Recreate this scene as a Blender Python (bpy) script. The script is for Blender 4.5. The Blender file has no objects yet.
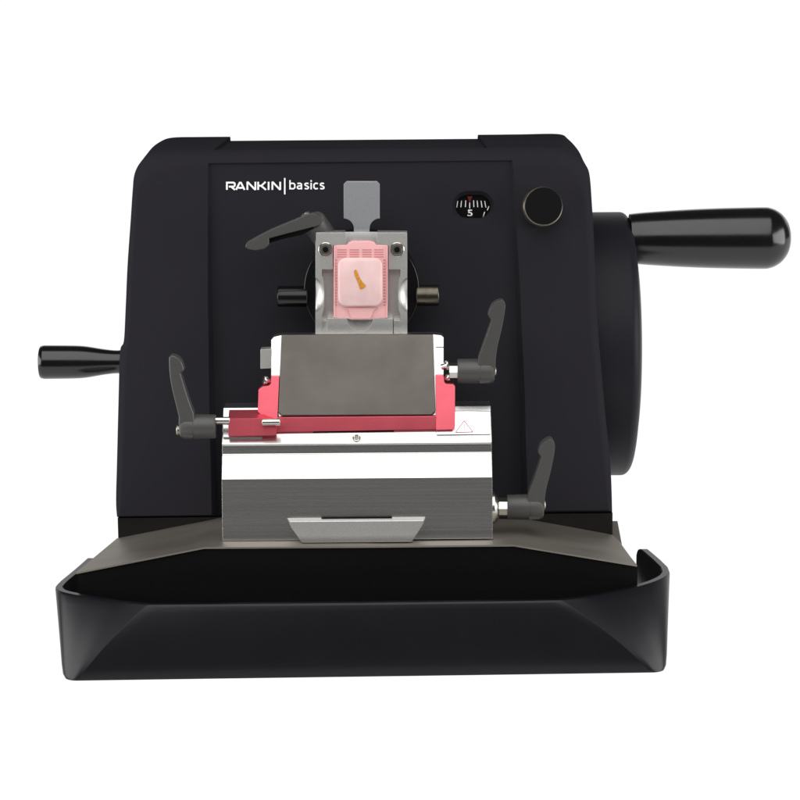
import bpy, bmesh, math, random
from mathutils import Vector, Matrix
random.seed(4)
S = bpy.context.scene
COL = S.collection

# ------------------------------------------------------------------ camera
F = 2250.0                       # focal length in photo pixels (800 px frame)
PITCH = math.radians(10.0)
ROLL = math.radians(0.45)
CAM = Vector((0.0, -1.7727, 0.4912))
fwd = Vector((0, math.cos(PITCH), -math.sin(PITCH)))
r0 = Vector((1, 0, 0)); u0 = r0.cross(fwd)
CR = r0*math.cos(ROLL) - u0*math.sin(ROLL)
CU = u0*math.cos(ROLL) + r0*math.sin(ROLL)

def ray(px, py):
    return fwd + CR*((px-400)/F) - CU*((py-400)/F)
def at(px, py, Y):               # point of the plane y = Y
    d = ray(px, py); return CAM + d*((Y-CAM.y)/d.y)
def atz(px, py, z):              # point of the plane z = z
    d = ray(px, py); return CAM + d*((z-CAM.z)/d.z)
def sc(Y): return (Y-CAM.y)/math.cos(PITCH)/F*0.995   # metres per photo pixel near depth Y

cam_d = bpy.data.cameras.new("camera"); cam = bpy.data.objects.new("camera", cam_d); COL.objects.link(cam)
cam.matrix_world = Matrix.Translation(CAM) @ Matrix((CR, CU, -fwd)).transposed().to_4x4()
cam_d.sensor_width = 36; cam_d.lens = F/800*36
cam_d.clip_start = 0.05; cam_d.clip_end = 60
S.camera = cam

# ------------------------------------------------------------------ materials
def mat(name, col, rough=.5, metal=0., spec=.5, bump=0., bscale=(400,400,400), rvar=0., cvar=0., vscale=(30,30,30), coat=0., sss=0., emit=None, det=3):
    m = bpy.data.materials.new(name); m.use_nodes = True
    nt = m.node_tree; b = nt.nodes["Principled BSDF"]
    b.inputs["Base Color"].default_value = (*col, 1); b.inputs["Roughness"].default_value = rough
    b.inputs["Metallic"].default_value = metal; b.inputs["Specular IOR Level"].default_value = spec
    b.inputs["Coat Weight"].default_value = coat
    if sss:
        b.inputs["Subsurface Weight"].default_value = sss; b.inputs["Subsurface Scale"].default_value = .004
    if emit:
        b.inputs["Emission Color"].default_value = (*emit[0], 1); b.inputs["Emission Strength"].default_value = emit[1]
    tc = nt.nodes.new("ShaderNodeTexCoord")
    def noise(scale, detail):
        mp = nt.nodes.new("ShaderNodeMapping"); mp.inputs["Scale"].default_value = scale
        nt.links.new(tc.outputs["Object"], mp.inputs["Vector"])
        n = nt.nodes.new("ShaderNodeTexNoise"); n.inputs["Scale"].default_value = 1; n.inputs["Detail"].default_value = detail
        nt.links.new(mp.outputs[0], n.inputs["Vector"]); return n
    if bump:
        n = noise(bscale, det); bp = nt.nodes.new("ShaderNodeBump")
        bp.inputs["Strength"].default_value = bump; bp.inputs["Distance"].default_value = .0004
        nt.links.new(n.outputs["Fac"], bp.inputs["Height"]); nt.links.new(bp.outputs[0], b.inputs["Normal"])
    if rvar:
        n = noise(vscale, 4); mr = nt.nodes.new("ShaderNodeMapRange")
        mr.inputs["From Min"].default_value = .3; mr.inputs["From Max"].default_value = .7
        mr.inputs["To Min"].default_value = rough-rvar; mr.inputs["To Max"].default_value = rough+rvar
        nt.links.new(n.outputs["Fac"], mr.inputs["Value"]); nt.links.new(mr.outputs[0], b.inputs["Roughness"])
    if cvar:
        n = noise(vscale if not rvar else tuple(v*.8 for v in vscale), 5); mx = nt.nodes.new("ShaderNodeMix"); mx.data_type = 'RGBA'
        mr = nt.nodes.new("ShaderNodeMapRange"); mr.inputs["From Min"].default_value = .3; mr.inputs["From Max"].default_value = .7
        nt.links.new(n.outputs["Fac"], mr.inputs["Value"]); nt.links.new(mr.outputs[0], mx.inputs[0])
        mx.inputs[6].default_value = (*[c*(1-cvar) for c in col], 1); mx.inputs[7].default_value = (*[c*(1+cvar) for c in col], 1)
        nt.links.new(mx.outputs[2], b.inputs["Base Color"])
    return m

M = dict(
 shell = mat("charcoal_paint", (.0220,.0208,.0247), .6, spec=0, bump=.05, bscale=(900,900,900), rvar=.03, vscale=(12,12,12)),
 wheel = mat("wheel_paint", (.0125,.0118,.0155), .46, spec=.13, bump=.05, bscale=(900,900,900)),
 tray = mat("tray_paint", (.0034,.0030,.0050), .34, spec=.30, bump=.05, bscale=(30,30,900), rvar=.01),
 black = mat("gloss_black", (.003,.003,.003), .25, spec=.4, bump=.02),
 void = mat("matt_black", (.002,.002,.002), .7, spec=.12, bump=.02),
 grip = mat("black_bakelite", (.003,.003,.003), .2, spec=.6, bump=.03, bscale=(300,300,300), rvar=.03),
 lever = mat("lever_plastic", (.058,.057,.054), .42, spec=.5, bump=.3, bscale=(1400,1400,1400), cvar=.08, vscale=(1200,1200,1200)),
 alu = mat("brushed_aluminium", (.70,.69,.675), .27, metal=1, bump=.018, bscale=(12,1400,1400), rvar=.015, cvar=.02, vscale=(6,1200,1200)),
 clampalu = mat("satin_aluminium", (.70,.69,.665), .46, metal=1, bump=.12, bscale=(1500,1500,1500), rvar=.02, cvar=.06, vscale=(1500,1500,1500)),
 tab = mat("blasted_steel", (.45,.46,.475), .5, metal=1, bump=.2, bscale=(1800,1800,1800), cvar=.05, vscale=(500,500,500)),
 cast = mat("cast_aluminium", (.52,.515,.50), .42, metal=1, bump=.4, bscale=(1800,1800,1800), cvar=.14, vscale=(1600,1600,1600)),
 plate = mat("burnished_plate", (.30,.275,.24), .55, metal=1, bump=.1, bscale=(10,700,10), rvar=.05, cvar=.1, vscale=(9,22,9)),
 guard = mat("dark_steel", (.115,.105,.094), .34, metal=1, bump=.03, bscale=(15,15,1200), rvar=.04, cvar=.24, vscale=(20,20,26)),
 steel = mat("polished_steel", (.62,.60,.56), .22, metal=1, bump=.05),
 rim = mat("knob_rim_metal", (.42,.39,.31), .3, metal=1, bump=.05),
 brass = mat("dark_brass", (.10,.092,.07), .35, metal=1, bump=.1, cvar=.2, vscale=(200,200,200)),
 red = mat("red_anodised", (.68,.11,.145), .34, metal=.7, bump=.08, bscale=(15,700,700), cvar=.06, vscale=(60,60,60)),
 pink = mat("pink_plastic", (.84,.47,.47), .35, spec=.4, sss=.3, bump=.05, cvar=.04),
 slot = mat("slot_pink", (.60,.22,.23), .5),
 wax = mat("paraffin", (.80,.575,.56), .3, spec=.4, sss=.5, bump=.15, bscale=(150,150,150), cvar=.06, vscale=(90,90,90)),
 tissue = mat("tissue", (.62,.27,.035), .4, sss=.2, bump=.3, bscale=(900,900,900), cvar=.25, vscale=(600,600,600)),
 ink = mat("white_ink", (.95,.95,.95), .5),
 redink = mat("red_ink", (.11,.005,.005), .5),
 warn = mat("warning_ink", (.45,.16,.25), .5),
 screw = mat("screw_steel", (.32,.30,.26), .35, metal=1, bump=.4, bscale=(800,800,800), cvar=.3, vscale=(700,700,700)),
 light = mat("glowing_white", (.04,.04,.04), .6, spec=0, emit=((1,1,1), 1.0)),  # added glow for floor and backdrop: pure white, no shadows show
)

# ------------------------------------------------------------------ object helpers
WP = {}
def thing(name, label, cat, loc, group=None):
    o = bpy.data.objects.new(name, None); COL.objects.link(o); o.location = loc; o.empty_display_size = .02
    o["label"] = label; o["category"] = cat
    if group: o["group"] = group
    WP[o.name] = Vector(loc); return o
def obj(name, bm, m, parent=None, smooth=35, label=None, loc=None):
    bmesh.ops.recalc_face_normals(bm, faces=bm.faces[:])
    me = bpy.data.meshes.new(name)
    vs = [v.co for v in bm.verts]
    c = Vector([(min(v[i] for v in vs)+max(v[i] for v in vs))/2 for i in range(3)]) if loc is None else Vector(loc)
    bmesh.ops.translate(bm, verts=bm.verts[:], vec=-c)
    bm.to_mesh(me); bm.free()
    me.materials.append(M[m] if isinstance(m, str) else m)
    if smooth:
        for p in me.polygons: p.use_smooth = True
        me.set_sharp_from_angle(angle=math.radians(smooth))
    o = bpy.data.objects.new(name, me); COL.objects.link(o)
    if smooth and 20 <= smooth <= 30:
        wn = o.modifiers.new('wn', 'WEIGHTED_NORMAL'); wn.keep_sharp = True; wn.weight = 80
    WP[o.name] = c
    o.location = c - (WP[parent.name] if parent else Vector((0,0,0)))
    if parent: o.parent = parent
    if label: o["label"] = label
    return o

def bev(bm, w, seg=2, edges=None):
    if w > 0:
        es = edges or [e for e in bm.edges if e.is_manifold and e.calc_face_angle(0) > math.radians(28)]
        bmesh.ops.bevel(bm, geom=es, offset=w, segments=seg, profile=.6, affect='EDGES', clamp_overlap=True)
def rings(bm, rs, cap0=True, cap1=True, closed=True):
    V = [[bm.verts.new(p) for p in r] for r in rs]
    n = len(V[0])
    for a, b in zip(V, V[1:]):
        for i in range(n if closed else n-1):
            j = (i+1) % n
            bm.faces.new((a[i], a[j], b[j], b[i]))
    if cap0: bm.faces.new(V[0])
    if cap1: bm.faces.new(V[-1][::-1])
    return V
def prism(pts, Y, depth, bevel=0., seg=2, bm=None, taper=None, dvec=None):
    """traced outline at depth Y (number or function of px,py), given real thickness backwards"""
    b = bmesh.new()
    fr = [at(x, y, Y(x, y) if callable(Y) else Y) for x, y in pts]
    dv = dvec or Vector((0, depth, 0))
    rings(b, [fr, [p+dv for p in fr]])
    bmesh.ops.recalc_face_normals(b, faces=b.faces[:])
    bev(b, bevel, seg)
    return join(bm, b)
def join(bm, b):
    if bm is None: return b
    me = bpy.data.meshes.new("tmp"); b.to_mesh(me); b.free(); bm.from_mesh(me); bpy.data.meshes.remove(me); return bm
def lathe(c, axis, prof, n=48, bm=None):
    """prof: (distance along axis, radius)"""
    b = bmesh.new(); axis = Vector(axis).normalized()
    a = axis.orthogonal().normalized(); d = axis.cross(a)
    rs = []
    for t, r in prof:
        rs.append([Vector(c)+axis*t+(a*math.cos(2*math.pi*i/n)+d*math.sin(2*math.pi*i/n))*max(r, 1e-5) for i in range(n)])
    rings(b, rs); return join(bm, b)
def fil(r, t0, t1, f, k=5):
    """cylinder profile with rounded ends"""
    s = 1 if t1 > t0 else -1
    p = [(t0+s*f*(1-math.cos(a)), r-f*(1-math.sin(a))) for a in [i*math.pi/2/k for i in range(k+1)]]
    p[0] = (t0, r-f)
    q = [(t1-s*f*(1-math.cos(a)), r-f*(1-math.sin(a))) for a in [i*math.pi/2/k for i in range(k, -1, -1)]]
    return p+q
def box(p0, p1, bevel=0., seg=2, bm=None):
    b = bmesh.new()
    x0,y0,z0 = p0; x1,y1,z1 = p1
    rings(b, [[Vector((x0,y0,z0)),Vector((x1,y0,z0)),Vector((x1,y0,z1)),Vector((x0,y0,z1))],
              [Vector((x0,y1,z0)),Vector((x1,y1,z0)),Vector((x1,y1,z1)),Vector((x0,y1,z1))]])
    bmesh.ops.recalc_face_normals(b, faces=b.faces[:]); bev(b, bevel, seg); return join(bm, b)
def rrect(x0, y0, x1, y1, r, k=6):
    out = []
    for cx, cy, a0 in ((x1-r,y0+r,-90),(x1-r,y1-r,0),(x0+r,y1-r,90),(x0+r,y0+r,180)):
        for i in range(k+1):
            a = math.radians(a0+90*i/k); out.append((cx+r*math.cos(a), cy+r*math.sin(a)))
    return out
def catmull(P, n=5, closed=False):
    out = []; N = len(P)
    for i in range(N if closed else N-1):
        p = [P[(i+k) % N] if closed else P[min(max(i+k,0),N-1)] for k in (-1,0,1,2)]
        for s in range(n):
            t = s/n
            out.append(tuple(.5*(2*p[1][d]+(p[2][d]-p[0][d])*t+(2*p[0][d]-5*p[1][d]+4*p[2][d]-p[3][d])*t*t+(3*p[1][d]-p[0][d]-3*p[2][d]+p[3][d])*t**3) for d in range(len(P[0]))))
    if not closed: out.append(tuple(P[-1]))
    return out
def boolean(o, cutter_bms):
    for cb in cutter_bms:
        bmesh.ops.recalc_face_normals(cb, faces=cb.faces[:])
        me = bpy.data.meshes.new("cut"); cb.to_mesh(me); cb.free()
        c = bpy.data.objects.new("cut", me); COL.objects.link(c)
        md = o.modifiers.new("b", 'BOOLEAN'); md.operation = 'DIFFERENCE'; md.solver = 'EXACT'; md.object = c
        c.parent = None
        bpy.context.view_layer.update()
        dg = bpy.context.evaluated_depsgraph_get()
        nm = bpy.data.meshes.new_from_object(o.evaluated_get(dg)); o.modifiers.remove(md)
        old = o.data; o.data = nm
        bpy.data.objects.remove(c); bpy.data.meshes.remove(me)
def softedge(o, w, seg=3, ang=30):
    md = o.modifiers.new("soft", 'BEVEL'); md.width = w; md.segments = seg; md.limit_method = 'ANGLE'; md.angle_limit = math.radians(ang)
    md.use_clamp_overlap = True; md.harden_normals = False
def text(s, x0, y0, x1, y1, Y, bold=.0, m="ink", name="lettering", parent=None, depth=.0003, shear=0.):
    """letters set in a traced rectangle on the surface at depth Y"""
    cu = bpy.data.curves.new("t", 'FONT'); cu.body = s; cu.offset = bold; cu.shear = shear; cu.resolution_u = 6; cu.space_character = 1.03
    to = bpy.data.objects.new("t", cu); COL.objects.link(to); bpy.context.view_layer.update()
    me = bpy.data.meshes.new_from_object(to.evaluated_get(bpy.context.evaluated_depsgraph_get()))
    bpy.data.objects.remove(to)
    xs = [v.co.x for v in me.vertices]; ys = [v.co.y for v in me.vertices]
    b = bmesh.new(); b.from_mesh(me); bpy.data.meshes.remove(me)
    for v in b.verts:
        px = x0+(v.co.x-min(xs))/(max(xs)-min(xs))*(x1-x0); py = y1-(v.co.y-min(ys))/(max(ys)-min(ys))*(y1-y0)
        v.co = at(px, py, Y(px,py) if callable(Y) else Y)
    r = bmesh.ops.extrude_face_region(b, geom=b.faces[:])
    bmesh.ops.translate(b, verts=[g for g in r['geom'] if isinstance(g, bmesh.types.BMVert)], vec=(0,-depth,0))
    return obj(name, b, m, parent, smooth=0) if parent is not None else b

# ------------------------------------------------------------------ setting
b = bmesh.new(); rings(b, [[Vector((-6,-.46,-.02)),Vector((6,-.46,-.02)),Vector((6,4,-.02)),Vector((-6,4,-.02))],[Vector((-6,-.46,0)),Vector((6,-.46,0)),Vector((6,4,0)),Vector((-6,4,0))]])  # front edge cut short to keep the added glow out of the metal
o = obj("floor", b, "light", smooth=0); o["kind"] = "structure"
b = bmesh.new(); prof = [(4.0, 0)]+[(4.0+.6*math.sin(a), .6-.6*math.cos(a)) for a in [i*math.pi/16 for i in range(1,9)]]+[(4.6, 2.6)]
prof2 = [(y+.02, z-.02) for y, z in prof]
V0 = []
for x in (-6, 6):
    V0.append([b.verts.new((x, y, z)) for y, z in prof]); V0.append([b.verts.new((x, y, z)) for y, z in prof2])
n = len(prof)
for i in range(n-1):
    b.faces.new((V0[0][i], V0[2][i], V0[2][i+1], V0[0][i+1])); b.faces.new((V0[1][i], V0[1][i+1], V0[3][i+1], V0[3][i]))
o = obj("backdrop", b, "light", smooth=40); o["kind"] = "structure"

# ------------------------------------------------------------------ microtome
MT = thing("microtome", "charcoal rotary microtome with large side handwheel and white lettering on its front panel", "microtome", (-.03, .06, 0))

# shell: (outer px, inner px, back px)
keys = [  # left side going up, over the top, down the right side
 ((117,517),(119,516),(128,500)), ((116,500),(122,498),(127,490)), ((117,460),(124,458),(128,455)), ((118.5,400),(126,400),(129,395)),
 ((120,352),(127.5,352),(131,345)), ((123.8,341),(130,341),(133,332)), ((125.5,310),(131.5,312),(134,300)), ((127.5,265),(133,270),(136,255)),
 ((130.5,222),(136,230),(138,212)), ((132.5,192),(138,203),(139,180)), ((134.5,174),(141,191),(141,166)), ((141,161.5),(147,182),(150,150)),
 ((152,153),(158,175.5),(161,141.2)), ((166,149.8),(171,172),(173,137.5)), ((185,149),(190,170.5),(200,136.9)), ((240,148.6),(240,170),(240,136.6)),
 ((362,147.6),(362,169),(362,135.5)), ((480,146.7),(480,168),(470,134.8)), ((535,146.4),(535,168),(520,134.3)), ((557,147),(551,169),(558,134)),
 ((570,151.5),(562,172),(568,139)), ((580,159),(571,178),(578,150)), ((587,167),(578,188),(583,161)), ((590,178),(581.5,202),(585,175)),
 ((592,205),(584,222),(586,200)), ((594,240),(586,250),(587,235)), ((597.5,320),(589.5,322),(590,310)), ((601,365),(593,365),(592,350)),
 ((604.5,405),(597,405),(595,390)), ((608,440),(600.5,440),(598,425)), ((611,474),(604,474),(600,455)), ((612.2,512),(608,510),(601,490))]
ZF0 = at(362, 515, -.012).z
LEAN, PLEAN = .11, .075
ZT = .385
def yplane(px, py, y0, z0, k):
    d = ray(px, py); t = (y0+k*(CAM.z-z0)-CAM.y)/(d.y-k*d.z); return CAM.y+d.y*t
def Yface(px, py):               # the front is one plane leaning back towards its top
    return yplane(px, py, -.012, ZF0, LEAN)
ZP = at(362, 163, Yface(362, 163)).z; YP = Yface(362, 163)
def Yp(px, py):                  # the recessed panel stands more upright, so it is deepest at the bottom
    return yplane(px, py, YP+.0024, ZP, PLEAN)
nk = len(keys)
flat = [(*k[0], *k[1], *k[2]) for k in keys]
fl = catmull(flat, 5)
b = bmesh.new(); rs = []
nT = 8
def rad(py): 
    return .010 + .012*max(0, min(1, (185-py)/30.))
for s in range(nT+1):
    th = s/nT*math.pi/2
    ring = []
    for ox, oy, ix, iy, bx, by in fl:
        R = rad(oy); px = ix+(ox-ix)*math.sin(th); py = iy+(oy-iy)*math.sin(th)
        ring.append(at(px, py, Yface(ix, iy)+R*(1-math.cos(th))))
    rs.append(ring)
for t in (.05, .5, 1.):
    ring = []
    for ox, oy, ix, iy, bx, by in fl:
        p0 = at(ox, oy, Yface(ix, iy)+rad(oy)); p1 = at(bx, by, .185)
        ring.append(p0.lerp(p1, t))
    rs.append(ring)
rings(b, rs)
shell = obj("shell", b, "shell", MT, smooth=0, loc=(0,0,0))
shell.location = (0,0,0); MTloc = WP[MT.name]
# cutters work in world space: clear the parent while cutting
shell.parent = None
pan = [(209.5,164.5),(511,161.5),(513.5,230),(517,330),(520,430),(522,540),(219,540),(215.5,430),(212,300)]
cb = bmesh.new()
def grow(P, g):
    cx, cy = 365, 340
    return [(x+math.copysign(g, x-cx), y+math.copysign(g, y-cy)) for x, y in P]
rings(cb, [[at(x, y, Yface(x, y)-.02) for x, y in grow(pan, 18)], [at(x, y, Yp(x, y)) for x, y in pan]])
# top hollow between the two raised ends
tb = bmesh.new()
YT = YP+.0145
L0 = at(214, 152.6, YT); R0 = at(487, 150.4, YT)
rings(tb, [[Vector((L0.x, YT, L0.z)), Vector((R0.x, YT, R0.z)), Vector((R0.x+.004, YT, .45)), Vector((L0.x-.004, YT, .45))],
           [Vector((L0.x+.004, .3, L0.z+.0005)), Vector((R0.x-.004, .3, R0.z+.0005)), Vector((R0.x+.004, .3, .45)), Vector((L0.x-.004, .3, .45))]])
# dial window
wb = bmesh.new()
WD = Yp(472, 206)
rings(wb, [[at(x, y, -.05) for x, y in rrect(450.5, 188, 496, 224.5, 17)], [at(x, y, WD-.001) for x, y in rrect(451.5, 189, 495, 223.5, 16.5)],[at(x, y, WD+.0052) for x, y in rrect(455.5, 195, 490.5, 218, 11.4)], [at(x, y, WD+.027) for x, y in rrect(455.5, 195, 490.5, 218, 11.4)]])
boolean(shell, [cb, tb, wb])
me = shell.data
for p in me.polygons: p.use_smooth = True
me.set_sharp_from_angle(angle=math.radians(32))
if not me.materials: me.materials.append(M["shell"])
shell.parent = MT; shell.location = -MTloc; WP[shell.name] = Vector((0,0,0))
softedge(shell, .0018, 3, 18)

# dark plinth below the shell and body foot (under the front plate)
zb = at(117, 519, -.008).z
pl = at(117.8, 519, -.006); pr = at(612.5, 514, -.006)
b = bmesh.new()
rings(b, [[Vector((pl.x,-.007,.03)), Vector((pr.x,-.007,.03)), Vector((pr.x,-.007,pr.z+.001)), Vector((pl.x,-.007,pl.z+.001))],
          [Vector((pl.x+.006,.18,.03)), Vector((pr.x-.006,.18,.03)), Vector((pr.x-.006,.18,pr.z+.001)), Vector((pl.x+.006,.18,pl.z+.001))]])
bev(b, .0008); obj("plinth", b, "black", MT, smooth=30)
# bent front plate: flat in the middle, falling to both sides
PY0, PY1 = -.11, -.0075
f_ = [(76,572.5),(204,547.2),(362,546.2),(514,544.8),(637,565)]
bk = [(117,538.3),(221,517.5),(370,516.8),(531,519.5),(613,534.8)]
top = [[at(*p, PY0) for p in f_], [at(*p, PY1) for p in bk]]
# the right end runs on behind the body
b = bmesh.new()
def strip(bm, rows, th):
    up = [[bm.verts.new(p) for p in r] for r in rows]; dn = [[bm.verts.new(p-Vector((0,0,th))) for p in r] for r in rows]
    nr, nc = len(rows), len(rows[0])
    for i in range(nr-1):
        for j in range(nc-1):
            bm.faces.new((up[i][j], up[i][j+1], up[i+1][j+1], up[i+1][j])); bm.faces.new((dn[i][j], dn[i+1][j], dn[i+1][j+1], dn[i][j+1]))
    for j in range(nc-1):
        bm.faces.new((up[0][j], dn[0][j], dn[0][j+1], up[0][j+1])); bm.faces.new((up[-1][j], up[-1][j+1], dn[-1][j+1], dn[-1][j]))
    for i in range(nr-1):
        bm.faces.new((up[i][0], up[i+1][0], dn[i+1][0], dn[i][0])); bm.faces.new((up[i][-1], dn[i][-1], dn[i+1][-1], up[i+1][-1]))
strip(b, top, .0013)
obj("front_plate", b, "plate", MT, smooth=20); bpy.data.objects["front_plate"]
sidep = [atz(613.5,534.8,top[1][-1].z-.0002), atz(636.2,564.7,top[0][-1].z-.0002), atz(622,545,.0665), atz(617.5,521,.0665), atz(600,521,.0665)]
b = bmesh.new(); rings(b, [sidep, [p-Vector((0,0,.002)) for p in sidep]]); obj("side_plate", b, "plate", MT, smooth=0)
# foot under the plate
b = bmesh.new(); lo = []; hi = []
for p in top[0]: hi.append(Vector((p.x*(1.004 if p.x>0 else .995), PY0+.002, p.z-.0015))); lo.append(Vector((p.x*(1.004 if p.x>0 else .99), PY0+.002, .0052)))
hi2 = [Vector((p.x, .17 if abs(p.x) > .1 else .17, p.z-.0015)) for p in top[1]]; lo2 = [Vector((p.x, .17, .0002)) for p in hi2]
him = [Vector((p.x, PY1, p.z-.0015)) for p in top[1]]; lom = [Vector((p.x, PY1, .0052)) for p in him]
rr = [lo+hi[::-1], lom+him[::-1], lo2+hi2[::-1]]
rings(b, rr); obj("foot", b, "void", MT, smooth=20)

# lettering
Yt = lambda x, y: Yp(x, y)-.0005
def stroke(P, w, Y, bm):
    n = len(P); L = []; Rr = []
    for i, p in enumerate(P):
        d0 = Vector((p[0]-P[i-1][0], p[1]-P[i-1][1])).normalized() if i else None
        d1 = Vector((P[i+1][0]-p[0], P[i+1][1]-p[1])).normalized() if i < n-1 else None
        d0 = d0 or d1; d1 = d1 or d0
        n0 = Vector((-d0.y, d0.x)); n1 = Vector((-d1.y, d1.x)); m = (n0+n1).normalized(); k = w/2/max(.45, m.dot(n0))
        L.append((p[0]+m.x*k, p[1]+m.y*k)); Rr.append((p[0]-m.x*k, p[1]-m.y*k))
    prism(L+Rr[::-1], Y, -.0003, bm=bm)
GL = {'R': [[(0,8),(0,.8),(6.6,.8),(7.7,1.4),(8,2.6),(7.7,4),(6.6,4.8),(2,4.8)],[(4.4,4.9),(8,8)]],
      'A': [[(0,8),(3.4,.9),(4.6,.9),(8,8)],[(2,6),(6.2,6)]],
      'N': [[(0,8),(0,0)],[(-.2,.5),(.6,.5),(7.4,7.5),(8.2,7.5)],[(8,8),(8,0)]],
      'K': [[(0,0),(0,8)],[(7.4,0),(3.2,3.9),(.8,3.9)],[(3,4),(7.8,8)]],
      'I': [[(0,0),(0,8)]]}
b = bmesh.new()
for ch, x, w in (('R',226.9,1.0),('A',236.1,1.06),('N',247.4,1.0),('K',258.2,1.0),('I',268.6,1.0),('N',272.4,.98)):
    for k, st in enumerate(GL[ch]):
        stroke([(x+px*w, 181.8+py) for px, py in st], 1.75, (lambda kk: (lambda x_, y_: Yt(x_, y_)-.0001*kk))(k), b)
obj("lettering", b, "ink", MT, smooth=0)
GB = {'b': [[(0,0),(0,9.3)],[(.1,3.9),(1.6,3.2),(3.5,3.2),(4.8,4.3),(4.8,7.5),(3.5,8.6),(1.5,8.6),(.1,7.9)]],
      'a': [[(.5,3.5),(1.6,3.2),(3.5,3.2),(4.6,4.2),(4.6,9.3)],[(4.5,5.7),(1.6,5.8),(.6,6.6),(.6,7.8),(1.5,8.6),(2.9,8.6),(4.5,7.7)]],
      's': [[(4.1,3.5),(2.9,3.2),(1.5,3.2),(.6,3.9),(.7,5),(1.7,5.6),(2.9,6.1),(4,6.9),(4,7.9),(3.1,8.6),(1.5,8.6),(.3,8.2)]],
      'i': [[(.75,2.7),(.75,9.3)],[(.75,.1),(.75,1.6)]],
      'c': [[(4.7,3.5),(3.5,3.2),(2.1,3.2),(.8,4.3),(.8,7.5),(2.1,8.6),(3.5,8.6),(4.7,8.2)]]}
b = bmesh.new()
for ch, x in (('b',290),('a',296.9),('s',304.4),('i',310.4),('c',313.2),('s',319.9)):
    for k, st in enumerate(GB[ch]):
        stroke([(x+px, 180.1+py) for px, py in st], 1.4, (lambda kk: (lambda x_, y_: Yt(x_, y_)-.0001*kk))(k), b)
obj("lettering", b, "ink", MT, smooth=0)
obj("divider_line", prism([(284,178),(285.5,178),(285.5,194.4),(284,194.4)], Yt, -.0003), "ink", MT, smooth=0)

# dial behind its window
c = at(472.5, 206, .0)
dial = obj("dial", prism(rrect(452, 190, 494, 222, 12), WD+.0075, .004), "void", MT, smooth=30)
b = bmesh.new()
for i, x in enumerate((457,461,465.5,473.7-4.2+.2,473.8,477.6,481.8,485.6)):
    if i in (3,): continue
    dx = (x-469.7)*.06; h = 6.6
    y0 = 200.2 + abs(x-470)*.05
    prism([(x-.42-dx,y0),(x+.42-dx,y0),(x+.42+dx*.3,y0+h),(x-.42+dx*.3,y0+h)], WD+.0073, -.0003, bm=b)
prism([(469.2,202.5),(470.1,202.5),(470.1,208.3),(469.2,208.3)], WD+.0073, -.0003, bm=b)
prism([(488.6,206),(489.4,206.4),(487.6,210.5),(486.8,210)], WD+.0073, -.0003, bm=b)
obj("scale_marks", b, "ink", dial, smooth=0)
obj("pointer", prism([(467.2,196.2),(472.4,196.2),(470.3,202.3),(469.3,202.3)], WD+.0065, .0005), "redink", dial, smooth=0)
text("5", 467.4, 209.6, 472.6, 216.4, WD+.0072, bold=.02, name="number", parent=dial)
text("1", 482.6, 211.8, 485.2, 217.2, WD+.0072, bold=.02, name="number", parent=dial, shear=.3)

# round knob, upper right
ky = Yface(542, 203)+.0045; kc = at(540.2, 207.6, ky); r = 19.6*sc(ky-.026)
kn = obj("knob", lathe(kc, (.045,-1,.13), [(-.003,r*1.06),(.0005,r*1.06),(.001,r*.93),(.0022,r*.93),(.0024,r),(.0199,r),(.0208,r*.958)], 96), "rim", MT)
obj("knob_cap", lathe(kc+Vector((.045,-1,.13)).normalized()*.0207+Vector((.0004,0,.0004)), (.045,-1,.13), [(0,r*.94),(.0004,r*.94),(.0007,r*.925)], 96), "void", kn)

# disc behind the specimen clamp, with its two pins
dc = at(361.8, 287.5, -.004); dr = 57.3*sc(-.012)
hd = obj("head_disc", lathe(dc, (0,-1,0), [(-.03,dr)]+fil(dr, 0, .013, .001)[1:], 96), "black", MT)
for xa, xb, y, r_, m in ((308,277.5,296.5,10.4,"black"), (416,439,295.4,10.6,"brass")):
    pa = at(xa, y, -.012); pb = at(xb, y, -.012); L = (pb-pa).length; rr_ = r_*sc(-.012)
    obj("adjusting_pin", lathe(pa, pb-pa, fil(rr_, 0, L, .0012), 40), m, hd)

# specimen clamp block
CF = -.034
bc = "clampalu"
cl = obj("specimen_clamp", prism([(316.5,231.6),(345.3,231.6),(345.3,244.5),(377.3,244.5),(377.3,231.6),(407.2,232),(407.4,268.8),(400.6,268.8),(400.6,345),(321.5,345),(321.5,268.8),(315.4,268.8),(315.4,233)], CF+.009, .011, .0004), bc, MT, smooth=25)
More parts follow.
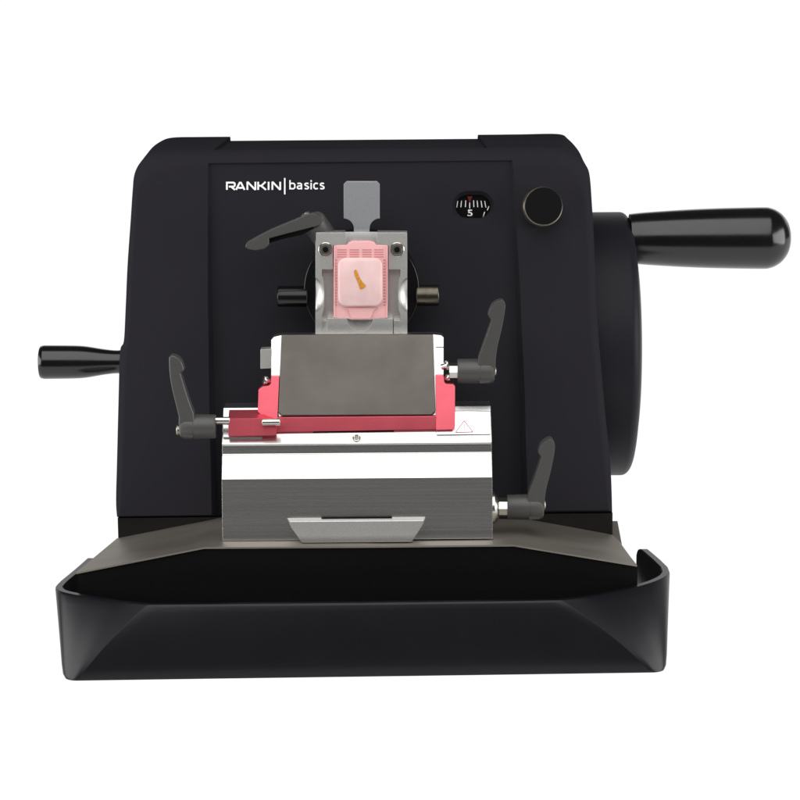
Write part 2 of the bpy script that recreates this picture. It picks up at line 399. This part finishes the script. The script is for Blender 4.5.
# raised front: top bridge and side rails around the cassette
obj('bridge', prism([(345,232),(378,232),(378,250),(345,250)], CF+.0022, .003, .0003), bc, cl)
b = prism([(316,232.4),(345.8,232.4),(345.8,245.3),(333,245.3),(333,269.3),(315.5,269.3)], CF, .0092, .0006)
obj("clamp_face", b, bc, cl, smooth=25); b = prism([(377,232.4),(406.8,232.4),(407.3,269.3),(388.6,269.3),(388.6,245.3),(377,245.3)], CF, .0092, .0006)
obj("clamp_face", b, bc, cl, smooth=25)
for s_, x0, x1 in ((1,315.4,321.9), (-1,407.3,400.4)):
    P = [(x0,269.2),(x1,269.2),(x1,276)]+[(x1+s_*2.6*math.sin(a), 295-19*math.cos(a)) for a in [math.pi*i/12 for i in range(13)]]+[(x1,314),(x1,345),(x0,345)]
    rl = obj("side_rail", prism(P, CF, .019, 0), bc, cl, smooth=0)
    rl.parent = None; keep = WP[rl.name].copy(); rl.location = keep
    pc = at(x0-s_*1.5, 295, CF-.0005); q = sc(CF)
    cb = lathe(pc, (0,0,1), [(17.5*q*-math.cos(a), max(10.2*q*math.sin(a), 1e-5)) for a in [math.pi*i/20 for i in range(21)]], 40)
    boolean(rl, [cb])
    if not rl.data.materials: rl.data.materials.append(M[bc])
    for p in rl.data.polygons: p.use_smooth = True
    rl.data.set_sharp_from_angle(angle=math.radians(30))
    rl.parent = cl; rl.location = keep-WP[cl.name]
# lower jaw
jb = prism([(327,318.2),(347,318.2)]+[(360-13*math.cos(a), 318.2+12.5*math.sin(a)) for a in [math.pi*i/12 for i in range(1,12)]]+[(373,318.2),(392.8,318.6),(392.8,345),(327,345)], CF-.002, .014, .0005)
obj("jaw", jb, bc, cl, smooth=25)
obj("jaw_pad", prism([(346,317),(374,317),(374,334),(346,334)], CF+.004, .004), "cast", cl)
for P in ([(321.7,320.6),(327.3,320.6),(327.3,345),(321.7,345)], [(393.6,320.8),(400.6,320.8),(400.6,345),(393.6,345)]):
    obj('jaw_guide', prism(P, CF+.0012, .012, .0003), bc, cl, smooth=25)
# release tab
tp = [(343.6,184.2),(346.6,181.2),(376.8,181.2),(379.8,184.2),(379.8,218.6)]
tp += [(379.8-10.2*math.sin(a), 228.6-10*math.cos(a)) for a in [math.pi/2*i/8 for i in range(1,9)]]
tp += [(369.5,238),(353.6,238)]
tp += [(343.6+10.2*math.sin(a), 228.6-10*math.cos(a)) for a in [math.pi/2*i/8 for i in range(8,0,-1)]]
tp += [(343.6,218.6)]
obj("release_tab", prism(tp, CF+.006, .004, .0007, 2), "tab", cl, smooth=25)
for x in (325.6, 397):
    pc = at(x, 249.6, CF)
    q = sc(CF)
    cup = obj("cap_screw", lathe(pc, (0,-1,0), [(-.001,7.3*q),(.0006,7.3*q),(.0010,6.7*q),(.0004,6.1*q),(-.0004,5.9*q)], 40), "steel", cl)
    obj("screw_head", lathe(pc, (0,-1,0), [(-.001,5.6*q),(.0006,5.6*q),(.0012,5.0*q),(.0012,2.9*q),(-.0006,2.6*q),(-.0006,.0001)], 36), "screw", cup)
    obj("screw_socket", lathe(pc, (0,-1,0), [(.0002,2.9*q),(.0013,2.9*q),(.0013,.0001)], 6), "void", cup, smooth=0)  # black hexagon fills the recess, its shade put in as colour

# ------------------------------------------------------------------ lever handles
def lever(arm, Y, depth, hub, parent, elbow, screw_at, bevel=.0028, mirror=1, collar=None, washer=None):
    """arm: traced outline; hub: (x0, x1, ytop, ybot) a barrel lying along x, elbow at x1"""
    x0, x1, ya, yb = hub; yc = (ya+yb)/2; R = (yb-ya)/2*sc(Y)
    pa = at(x0, yc, Y); pb = at(x1, yc, Y); L = (pb-pa).length
    prof = [(0,R*.93),(.0008,R*.97),(L*.5,R*1.0),(L*.60,R*1.0),(L*.61,R*.975),(L*.62,R*1.0),(L-.004,R*1.0),(L-.001,R*.9),(L,R*.7)]
    lv = obj("clamping_lever", lathe(pa, (pb-pa), prof, 48), "lever", parent)
    b = prism(arm, lambda x, y: Y-.008, depth, bevel, 3)
    obj("lever_arm", b, "lever", lv, smooth=28)
    sp = at(*screw_at, Y)
    obj("lever_screw", lathe(sp, (mirror,0,.0), [(-.004,.0042),(.0008,.0042),(.0016,.0034),(.0016,.002),(.0002,.0018),(.0002,.0001)], 24), "screw", lv)
    if collar:
        cx0, cx1, cr = collar; p = at(cx0, yc, Y); q = at(cx1, yc, Y)
        obj("lever_collar", lathe(p, q-p, fil(cr*sc(Y), 0, (q-p).length, .0006), 8), "steel", lv, smooth=20)
    return lv

# specimen clamp lever (points left, stem running back behind the clamp)
sa = at(314.5, 223, -.024); sb = at(340, 258, .0)
lv = obj("clamping_lever", lathe(sa, sb-sa, fil(12.5*sc(-.02), -.004, (sb-sa).length, .003), 48), "lever", cl)
arm = catmull([(245.2,247.3),(246.5,243.2),(250.5,240.6),(270,230.2),(295,219.8),(303,216.2),(309,214),(315,213.8),(319,216.5),(322.4,221),(319,225),(311,227.5),(300,230.3),(284,234.4),(268.8,238.6)], 3) + [(269,244.8),(264.5,248.8),(256,250.4),(249,249.6)]
obj("lever_arm", prism(arm, lambda x,y: -.038+.00008*(x-300), .011, .0022, 3), "lever", lv, smooth=28)
obj("arm_shade", prism([(268,243.5),(268.5,237),(284,233),(300,229),(311,226),(314,228.5),(302,235),(285,238.6),(270,243)], -.034, .006, .0005), "void", lv)  # black strip stands in for the shaded hollow under the arm
obj("lever_screw", lathe(at(306.5,216.5,-.030), (-.5,0,.85), [(-.003,.0042),(.0022,.0042),(.003,.0034),(.003,.0018),(.0015,.0018),(.0015,.0001)], 24), "screw", lv)

# ------------------------------------------------------------------ handwheel and handles
WY = .135
q = sc(WY)
wc = at(592, 344, WY); R = 131.5*q; wx = (628.5-592)*q
prof = [(-.03, R*.9), (-.005,R*.985)]+[(0,R)]
prof = [(-.02,R-.004),(-.016,R)]
for i in range(9):
    a = i/8*math.pi/2; prof.append((wx-.008+.008*math.sin(a), R-.011*(1-math.cos(a))))
prof += [(wx+.002,R*.8),(wx+.004,R*.5),(wx+.005,R*.2),(wx+.005,.0001)]
hw = obj("handwheel", lathe(wc, (1,0,0), prof, 128), "wheel", MT, smooth=40)
hy = .11; q = sc(hy)
h0 = at(628, 238.6, hy)
def hp(pts, x0, q): return [((x-x0)*q, r*q) for x, r in pts]
pf = hp([(629.5,24.4),(636,25.2),(650,26.4),(680,28.3),(710,29.6),(740,30.3),(762,30.6),(768,30.1),(774,28),(780,24),(785,18),(787.5,12.5),(789,6),(789.3,.01)], 628, q)
pf2 = catmull(pf, 4)
obj("crank_handle", lathe(h0, (1,0,-.004), pf2, 96), "grip", hw, smooth=50)
ly = .04; q = sc(ly)
l0 = at(130, 361.8, ly)
pf = hp([(0,13.5/1),(12,11.6),(24,12.6),(34,14.2),(44,15.8),(56,16.6),(82,16.9),(86,16.9)], 0, q)
pf = catmull(pf, 3) + [(89.2*q, 16.2*q), (90*q, 15*q), (89.6*q, 14*q), (89.2*q, 0.01*q)]
obj("coarse_feed_handle", lathe(l0, (-1,0,.004), pf, 96), "grip", MT, smooth=50)

# ------------------------------------------------------------------ knife holder
KH = thing("knife_holder", "silver aluminium knife holder with red guard and black levers standing in front of charcoal body", "knife holder", (-.03, -.06, at(357, 540, -.087).z))
zp = top[0][2].z + .0003
xl = lambda py, Y: at(221.5, py, Y).x
# base block: side profile carried across its width
BL = [(-.0905,538.5),(-.0845,478.3),(-.0765,454.5),(-.0745,453.6),(-.0735,444.4),(-.0768,443.4),(-.0690,431.5),(-.0535,407),(-.030,402),(-.018,402),(-.018,538.5)]
b = bmesh.new()
def bl_ring(px_l, px_r, xs):
    pass
prof = []
for Y, y in BL:
    z = at(357, y, Y).z; prof.append((Y, z))
prof[0] = (prof[0][0], zp); prof[-1] = (prof[-1][0], zp)
def block(xp0, xp1, prof, bevel):
    b = bmesh.new()
    Lr = [Vector((at(xp0, 480, -.0868).x, Y, z)) for Y, z in prof]; Rr = [Vector((at(xp1, 480, -.0868).x, Y, z)) for Y, z in prof]
    rings(b, [Lr, Rr]); bmesh.ops.recalc_face_normals(b, faces=b.faces[:]); bev(b, bevel, 2); return b
base = obj("base_block", block(221.3, 492.6, prof, .0005), "alu", KH, smooth=8)
# raised lands on the sloping top, left and right
def Ytop(px, py):
    # depth of the sloping top under a photo row
    t = (py-407)/(431.5-407); return -.0535-.0155*t
ld = lambda x, y: Ytop(x, y)-.0012
for P in ([(436.5,434.6),(490.8,434),(490.4,411.5),(470,411),(443,411.2),(436.5,412)], [(223,437),(262,437),(262,425),(223,425)]):
    obj("land", prism(P, lambda x, y: Ytop(x,y)-.0018, .006, .0004), "alu", base, smooth=25)
obj("slot", prism([(313,430.9),(394,430.4),(394,431.8),(313,432.3)], lambda x,y: Ytop(x,y)-.0004, .004), "void", base, smooth=0)
pc = at(356.6, 438.2, Ytop(356,438.2)-.0003); nrm = Vector((0,-.62,.78)).normalized()
sc_ = obj("countersunk_screw", lathe(pc, nrm, [(-.002,.0032),(.0006,.0032),(.0009,.0026),(.0004,.0022)], 24), "steel", base)
obj("screw_socket", lathe(pc, nrm, [(-.001,.0018),(.0009,.0018),(.0010,.0009),(.0006,.0001)], 6), "screw", sc_)
# warning triangle printed on the right land
def outline(P, w):
    b = bmesh.new(); n = len(P)
    for i in range(n):
        (x0,y0),(x1,y1) = P[i], P[(i+1)%n]; l = math.hypot(x1-x0, y1-y0); nx, ny = -(y1-y0)/l*w/2, (x1-x0)/l*w/2
        prism([(x0+nx,y0+ny),(x1+nx,y1+ny),(x1-nx,y1-ny),(x0-nx,y0-ny)], lambda x,y: Ytop(x,y)-.00215, .0002, bm=b)
    return b
b = outline([(464.2,420.6),(473,431.8),(455.6,432.2)], .55)
prism([(463.9,424),(464.6,424),(464.5,428.6),(464.0,428.6)], lambda x,y: Ytop(x,y)-.00215, .0002, bm=b)
prism([(463.9,429.6),(464.6,429.6),(464.6,430.4),(463.9,430.4)], lambda x,y: Ytop(x,y)-.00215, .0002, bm=b)
obj("warning_symbol", b, "warn", base, smooth=0)
# pull tongue in front
TY0, TY1 = -.100, -.0865
b = bmesh.new()
ft = [at(289.5,521.5,TY0), at(424,520.5,TY0), at(421.5,527,TY0), at(411.5,542.6,TY0), at(302,543.4,TY0), at(291.5,528,TY0)]
bt = [at(286.5,517.5,TY1), at(426,516.2,TY1), at(424,522,TY1), at(412,541,TY1), at(301,541,TY1), at(289,523,TY1)]
zmin = zp
for p in ft+bt: p.z = max(p.z, zmin)
rings(b, [ft, bt]); bmesh.ops.recalc_face_normals(b, faces=b.faces[:]); bev(b, .0009, 3)
obj("clamp_tongue", b, "cast", KH, smooth=30)
a0 = at(321.5,518.6,TY1-.004); a1 = at(392,518.0,TY1-.004)
obj("slot", box((a0.x,TY1-.0052,a0.z-.0006),(a1.x,TY1-.0035,a0.z+.0012)), "void", bpy.data.objects["clamp_tongue"], smooth=0)

# tilting upper part
Yk = lambda x, y: -.046-.021*(y-335)/80.          # leaning pressure plate
back = obj("blade_carrier", prism([(271,340),(274,336.8),(281,335.2),(433,334.4),(441,335.2),(443.8,337.5),(443.8,376),(436,420),(279,420),(271,376)], lambda x,y: Yk(x,y)+.0035, .014, .0007), "alu", KH, smooth=25)
obj("joint_line", prism([(436,346.8),(444,346.8),(444,347.5),(436,347.5)], lambda x,y: Yk(x,y)+.0033, .001), "void", back, smooth=0)
obj("blade_ejector", prism([(260.3,349.5),(271.4,348.8),(271.4,368.4),(260.3,368.8)], -.049, .012, .0006), "clampalu", KH, smooth=25)
obj("pressure_plate", prism([(281.4,334.6),(433.2,334.3),(435.5,411.5),(431.5,415),(281.5,415.6),(278,412)], lambda x,y: Yk(x,y)-.0002, .0036, .0007, 3), "guard", KH, smooth=25)
# red knife guard
g = lambda x, y: Yk(x, y)-.0008
gl = obj("knife_guard", prism([(276,417.4),(437,416),(437,429.4),(276,432.2)], lambda x,y: -.0684-.0021*(y-417)/13., .008, .0005), "red", KH, smooth=25)
obj("guard_arm", prism([(435.6,375.2),(443.6,375.2),(444.4,382.5),(446,384),(453,384.2),(455.2,386.5),(455,426),(452.6,429.8),(436,430.2)], g, .009, .0005), "red", gl, smooth=25)
obj("guard_arm", prism([(271,376.2),(279.3,376.2),(277.6,416.5),(276.5,433),(268,433.4),(265,418),(257.6,412),(258.4,389.6),(262.5,386.6),(268.5,386),(270.8,384)], g, .009, .0005), "red", gl, smooth=25)
rb = bmesh.new()
c_ = [at(228.3,418.4,-.0745), at(264.3,418.2,-.0745), at(276,421,-.0745), at(276.4,435.6,-.0772), at(228.3,436.6,-.0772)]
cb_ = [p+Vector((0,.015,.0015)) for p in c_]
for i, (x, y) in enumerate([(229,409.6),(265,409.4),(270,413),(276,434),(228.3,436)]):
    if i < 3: cb_[i] = at(x, y, -.0745+.015)
rings(rb, [c_, cb_]); bmesh.ops.recalc_face_normals(rb, faces=rb.faces[:]); bev(rb, .0006, 2)
cbk = obj("clamp_block", rb, "red", KH, smooth=25)
pa = at(212, 420.6, -.073); pb = at(230, 420.6, -.073); q = sc(-.073)
obj("clamp_rod", lathe(pa, pb-pa, fil(3.9*q, 0, (pb-pa).length, .0003), 32), "steel", KH)
pa = at(262, 422.2, -.078); pb = at(280.2, 421.9, -.078)
obj("clamp_rod", lathe(pa, pb-pa, fil(3.6*q, 0, (pb-pa).length, .0005), 32), "steel", KH)
for x, y, r_ in ((266.6,380.6,4.4),(447.2,377.8,3.9),(446.6,365.5,5)):
    pc = at(x, y, -.053)
    s_ = obj("guard_screw", lathe(pc, (math.copysign(1,x-357),-.5,.3), [(-.004,r_*.6*q),(0,r_*.6*q),(.0002,r_*q),(.002,r_*q),(.0028,r_*.8*q),(.003,r_*.3*q)], 24), "steel", KH)

# levers of the knife holder
armL = catmull([(178.6,417),(175.4,404),(172.4,392),(169.7,377),(168.7,362),(169.4,357),(173,355.8),(178,358.2),(181.8,362.5),(184.4,371)], 3)+[(180.5,373.2),(184.6,387),(189,401),(193.8,414),(194.5,425),(193,438.6),(184,437.6),(179.8,432),(178.4,424)]
lever(armL, -.073, .013, (215.6,180,414,439), KH, None, (178.6,430), mirror=-1)
armR = catmull([(495.6,360),(497.6,346),(501,332),(504.6,313),(505.2,304.5),(502.6,300.4),(497,301.6),(492,305.6),(489,312),(488,315.2)], 3)+[(491.6,321),(486,337),(478.6,357.4),(477.8,370),(480,383.8),(489,382.8),(493.6,378),(495.4,371)]
lever(armR, -.052, .013, (457.4,494.5,358.4,383.6), KH, None, (494,371), collar=(449,458,8.5))
armB = catmull([(544.6,502),(546,490),(550.6,472),(554.4,453),(554.6,444),(551.4,439.2),(546,440.8),(541,445.5),(539,450.6),(538.2,453)], 3)+[(541.6,457),(536,474),(528.6,493),(527.6,505),(529,519.6),(538,519.4),(543,514)]
lever(armB, -.062, .013, (507,543.5,494,519.8), KH, None, (543.4,505), collar=(498,508,9.6))
p = at(492.8, 507.5, -.062); q = sc(-.062)
obj("washer", lathe(p, (1,0,0), [(-.002,16.5*q),(.0012,16.5*q),(.003,14.5*q),(.0045,12*q),(.0048,9*q),(.0048,.001)], 48), "steel", KH)

# ------------------------------------------------------------------ cassette with paraffin block
CT = thing("tissue_cassette", "pink plastic tissue cassette with pale paraffin block and orange tissue held in the specimen clamp", "cassette", at(360, 282, CF))
yc_ = CF-.0015
fr = obj("cassette_frame", prism([(333.8,245.6),(346.8,245.2),(348.5,242.8),(353,241.4),(370,241.4),(374.6,242.8),(376.4,245.2),(387.9,245.6),(387.6,318),(375,318.4),(370,319.9),(352,319.9),(347,318.4),(333.6,318)], yc_, .005, .0006), "pink", CT, smooth=25)
b = bmesh.new()
for c0 in (337, 349.4, 362, 374):
    for k in range(4):
        prism(rrect(c0, 249.3+k*2.35, c0+9.8, 250.5+k*2.35, .55, 2), yc_-.00012, .0003, bm=b)
for k in range(16):
    prism(rrect(383.2, 259.5+k*3.0, 385.4, 260.9+k*3.0, .5, 2), yc_-.00012, .0003, bm=b)
for k in range(16):
    prism(rrect(335.6, 259.5+k*3.0, 336.9, 260.9+k*3.0, .5, 2), yc_-.00012, .0003, bm=b)
obj("slots", b, "slot", fr, smooth=0)
b = prism([(333.8,246),(335,246),(335,317.6),(333.8,317.6)], yc_-.001, .002, .0003); obj("side_rim", b, "pink", fr, smooth=25); b = prism([(386.6,246),(387.8,246),(387.5,317.6),(386.3,317.6)], yc_-.001, .002, .0003)
obj("side_rim", b, "pink", fr, smooth=25)
obj("lower_ridge", prism([(345,308),(349,311),(351.5,318.8),(370.5,318.8),(373.5,311),(377,308)], yc_-.0012, .002, .0006), "pink", fr, smooth=25)
wx_ = rrect(337.8, 257.4, 382.6, 306.4, 8.5, 8)
b = bmesh.new()
rings(b, [[at(x,y,yc_-.0055) for x,y in rrect(339.4,259,381,304.8,7.6,8)], [at(x,y,yc_-.0048) for x,y in rrect(338.3,257.9,382.1,305.9,8.2,8)], [at(x,y,yc_+.001) for x,y in wx_]])
wax = obj("paraffin_block", b, "wax", CT, smooth=50)
tis = [(354.2,270.6),(356.2,269.8),(357.8,273.2),(359.6,277.6),(362.2,281.6),(366,286.2),(363.4,288.6),(360.2,289.4),(358.6,285),(356.8,280.2),(354.6,275.6)]
obj("tissue_sample", prism(catmull(tis, 3, True), yc_-.0058, .001, .0002), "tissue", wax, smooth=30)

# ------------------------------------------------------------------ waste tray
TR = thing("waste_tray", "charcoal curved section waste tray on the white surface in front of the machine base", "tray", (-.03, -.15, 0))
ZR = .054
tl = [(87,558,),(78,566),(69,573.5),(61,580)]
Lc = [(56.8,584.2),(55.2,587.6),(60,591.4),(72,594.4),(92,598),(120,602.4),(149,605)]
fm = [(215,604.6),(362,603.2),(500,601.6)]
Rc = [(560,600.6),(591,597),(624,590.5),(648,584),(660,579.6),(667,575.6),(669.9,571.5)]
trr = [(668,566.6),(660.5,559.3),(652,552.0),(644,545.6)]
toppx = tl+Lc+fm+Rc+trr
lb = [at(*p, 0) for p in [(0,0)]]
T = [atz(x, y, ZR) for x, y in toppx]
# bottom outline: nearly square front corners
def lerp(a, b, t): return a+(b-a)*t
BLc = atz(60.5, 683, 0); BRc = atz(668.4, 674.6, 0)
Bp = []
def onL(t): return Vector((lerp(T[0].x+.0005, BLc.x, t), lerp(T[0].y, BLc.y, t), 0))
for i in range(len(tl)): Bp.append(onL(i/len(tl)*.9))
r_ = .012
for i in range(len(Lc)):
    a = i/(len(Lc)-1)*math.pi/2
    Bp.append(Vector((BLc.x+r_*(1-math.sin(a)**1.0) if False else BLc.x+r_*(1-math.cos(a)), BLc.y+r_*(1-math.sin(a)), 0)))
def fy(x): return lerp(BLc.y, BRc.y, (x-BLc.x)/(BRc.x-BLc.x))
for t in (.2, .5, .8):
    x = lerp(BLc.x, BRc.x, t); Bp.append(Vector((x, fy(x), 0)))
for i in range(len(Rc)):
    a = math.pi/2*(1-i/(len(Rc)-1))
    Bp.append(Vector((BRc.x-r_*(1-math.cos(a)), BRc.y+r_*(1-math.sin(a)), 0)))
for i in range(len(trr)):
    t = 1-(i+1)/len(trr); Bp.append(Vector((lerp(T[-1].x, BRc.x, t*.9), lerp(T[-1].y, BRc.y, t*.9), 0)))
TB = [(*a, *c) for a, c in zip(T, Bp)]
nl, nc_, nf = len(tl), len(Lc), len(fm)
def lin(P, n=4):
    out = []
    for a, c in zip(P, P[1:]):
        for k in range(n): out.append(tuple(a[d]+(c[d]-a[d])*k/n for d in range(6)))
    return out
i1, i2, i3 = nl, nl+nc_-1, nl+nc_+nf
i4 = i3+len(Rc)-1
T6 = lin(TB[:i1+1])+catmull(TB[i1:i2+1], 6)[:-1]+lin(TB[i2:i3+1], 6)+catmull(TB[i3:i4+1], 6)[:-1]+lin(TB[i4:], 12)+[TB[-1]]
To = [Vector(p[:3]) for p in T6]; Bo = [Vector(p[3:]) for p in T6]
def inset(P, d):
    out = []
    for i, p in enumerate(P):
        a = P[max(i-1,0)]; c = P[min(i+1,len(P)-1)]; t = (c-a); t.z = 0; t.normalize()
        out.append(p+Vector((-t.y, t.x, 0))*d)
    return out
th = .0064
Ti = inset(To, th); Bi = inset(Bo, th)
def lev(A, B, z):
    u = z/ZR; g_ = .72*u+.28*u*u
    return [Vector((c.x+(a.x-c.x)*g_, c.y+(a.y-c.y)*g_, z)) for a, c in zip(A, B)]
rows = []
b2 = inset(Bo, .004); b1 = inset(Bo, .0012)
rows.append([p+Vector((0,0,.0004)) for p in inset(Bo, .0045)])
rows.append([Vector((p.x,p.y,.0011)) for p in inset(Bo, .0018)])
rows.append([Vector((p.x,p.y,.0035)) for p in inset(lev(To,Bo,.0035), .0004)])
for k in range(1, 12): rows.append(lev(To, Bo, .0055+(ZR-.0065)*k/11.-.0005))
rows.append([p+Vector((0,0,-.0004)) for p in inset(To, .0003)])
rows.append([p+Vector((0,0,0)) for p in inset(To, .0009)])
rows.append([p+Vector((0,0,0)) for p in inset(To, th-.0009)])
rows.append([p+Vector((0,0,-.0009)) for p in inset(To, th)])
rows.append(lev(Ti, Bi, .03)); rows.append(lev(Ti, Bi, .006))
rows.append([p+Vector((0,0,.0045)) for p in inset(Bo, .0085)])
b = bmesh.new()
V = rings(b, rows, False, False, closed=False)
# ends of the wall
for e in (0, -1):
    b.faces.new([r[e] for r in V[:-1]])
# floor of the tray, from the front wall back to the foot
last = V[-1]; first = V[0]
fpts = [v for v in last if v.co.y < -.116]
def floor_poly(vs, z):
    return [Vector((v.co.x, v.co.y, z)) for v in vs]
fp = floor_poly(last, .0045); gp = [Vector((p.x, p.y, .0006)) for p in fp]
bmesh.ops.remove_doubles(b, verts=b.verts[:], dist=1e-6)
for yend, sx in ((9, -1), (max(p.y for p in To[-8:]), 1)):
    for v in b.verts:
        d = max(0., yend-v.co.y)
        if v.co.x*sx > 0 and d < .013 and v.co.z > ZR-.014: v.co.z = min(v.co.z, ZR-(.013-math.sqrt(max(0, .013**2-(.013-d)**2))))
obj("tray_wall", b, "tray", TR, smooth=30)
b = bmesh.new(); rings(b, [fp, gp]); obj("tray_floor", b, "void", TR, smooth=0)

# ------------------------------------------------------------------ light
W = bpy.data.worlds.new("World"); S.world = W; W.use_nodes = True
bg = W.node_tree.nodes["Background"]; bg.inputs[0].default_value = (1,.98,.96,1); bg.inputs[1].default_value = .07
def area(name, loc, target, sx, sy, L, col=(1,1,1)):
    d = bpy.data.lights.new(name, 'AREA'); d.shape = 'RECTANGLE'; d.size = sx; d.size_y = sy
    d.energy = L*math.pi*sx*sy; d.color = col
    o = bpy.data.objects.new(name, d); COL.objects.link(o); o.location = loc
    o.rotation_euler = (Vector(target)-Vector(loc)).to_track_quat('-Z', 'Y').to_euler()
area("softbox_overhead", (-.05,-.74,1.20), (-.04,-.22,.10), 1.5, 1.6, 2.4)
area("softbox_left", (-1.05,-.38,.34), (-.2,-.16,.04), 1.0, .6, 4.6)
area("softbox_right", (1.05,-.38,.34), (.2,-.16,.04), 1.0, .6, 4.6)

S.view_settings.view_transform = 'Standard'; S.view_settings.look = 'None'
S.view_settings.exposure = 0; S.view_settings.gamma = 1
S.render.engine = 'CYCLES'
S.render.resolution_x = 1024; S.render.resolution_y = 1024
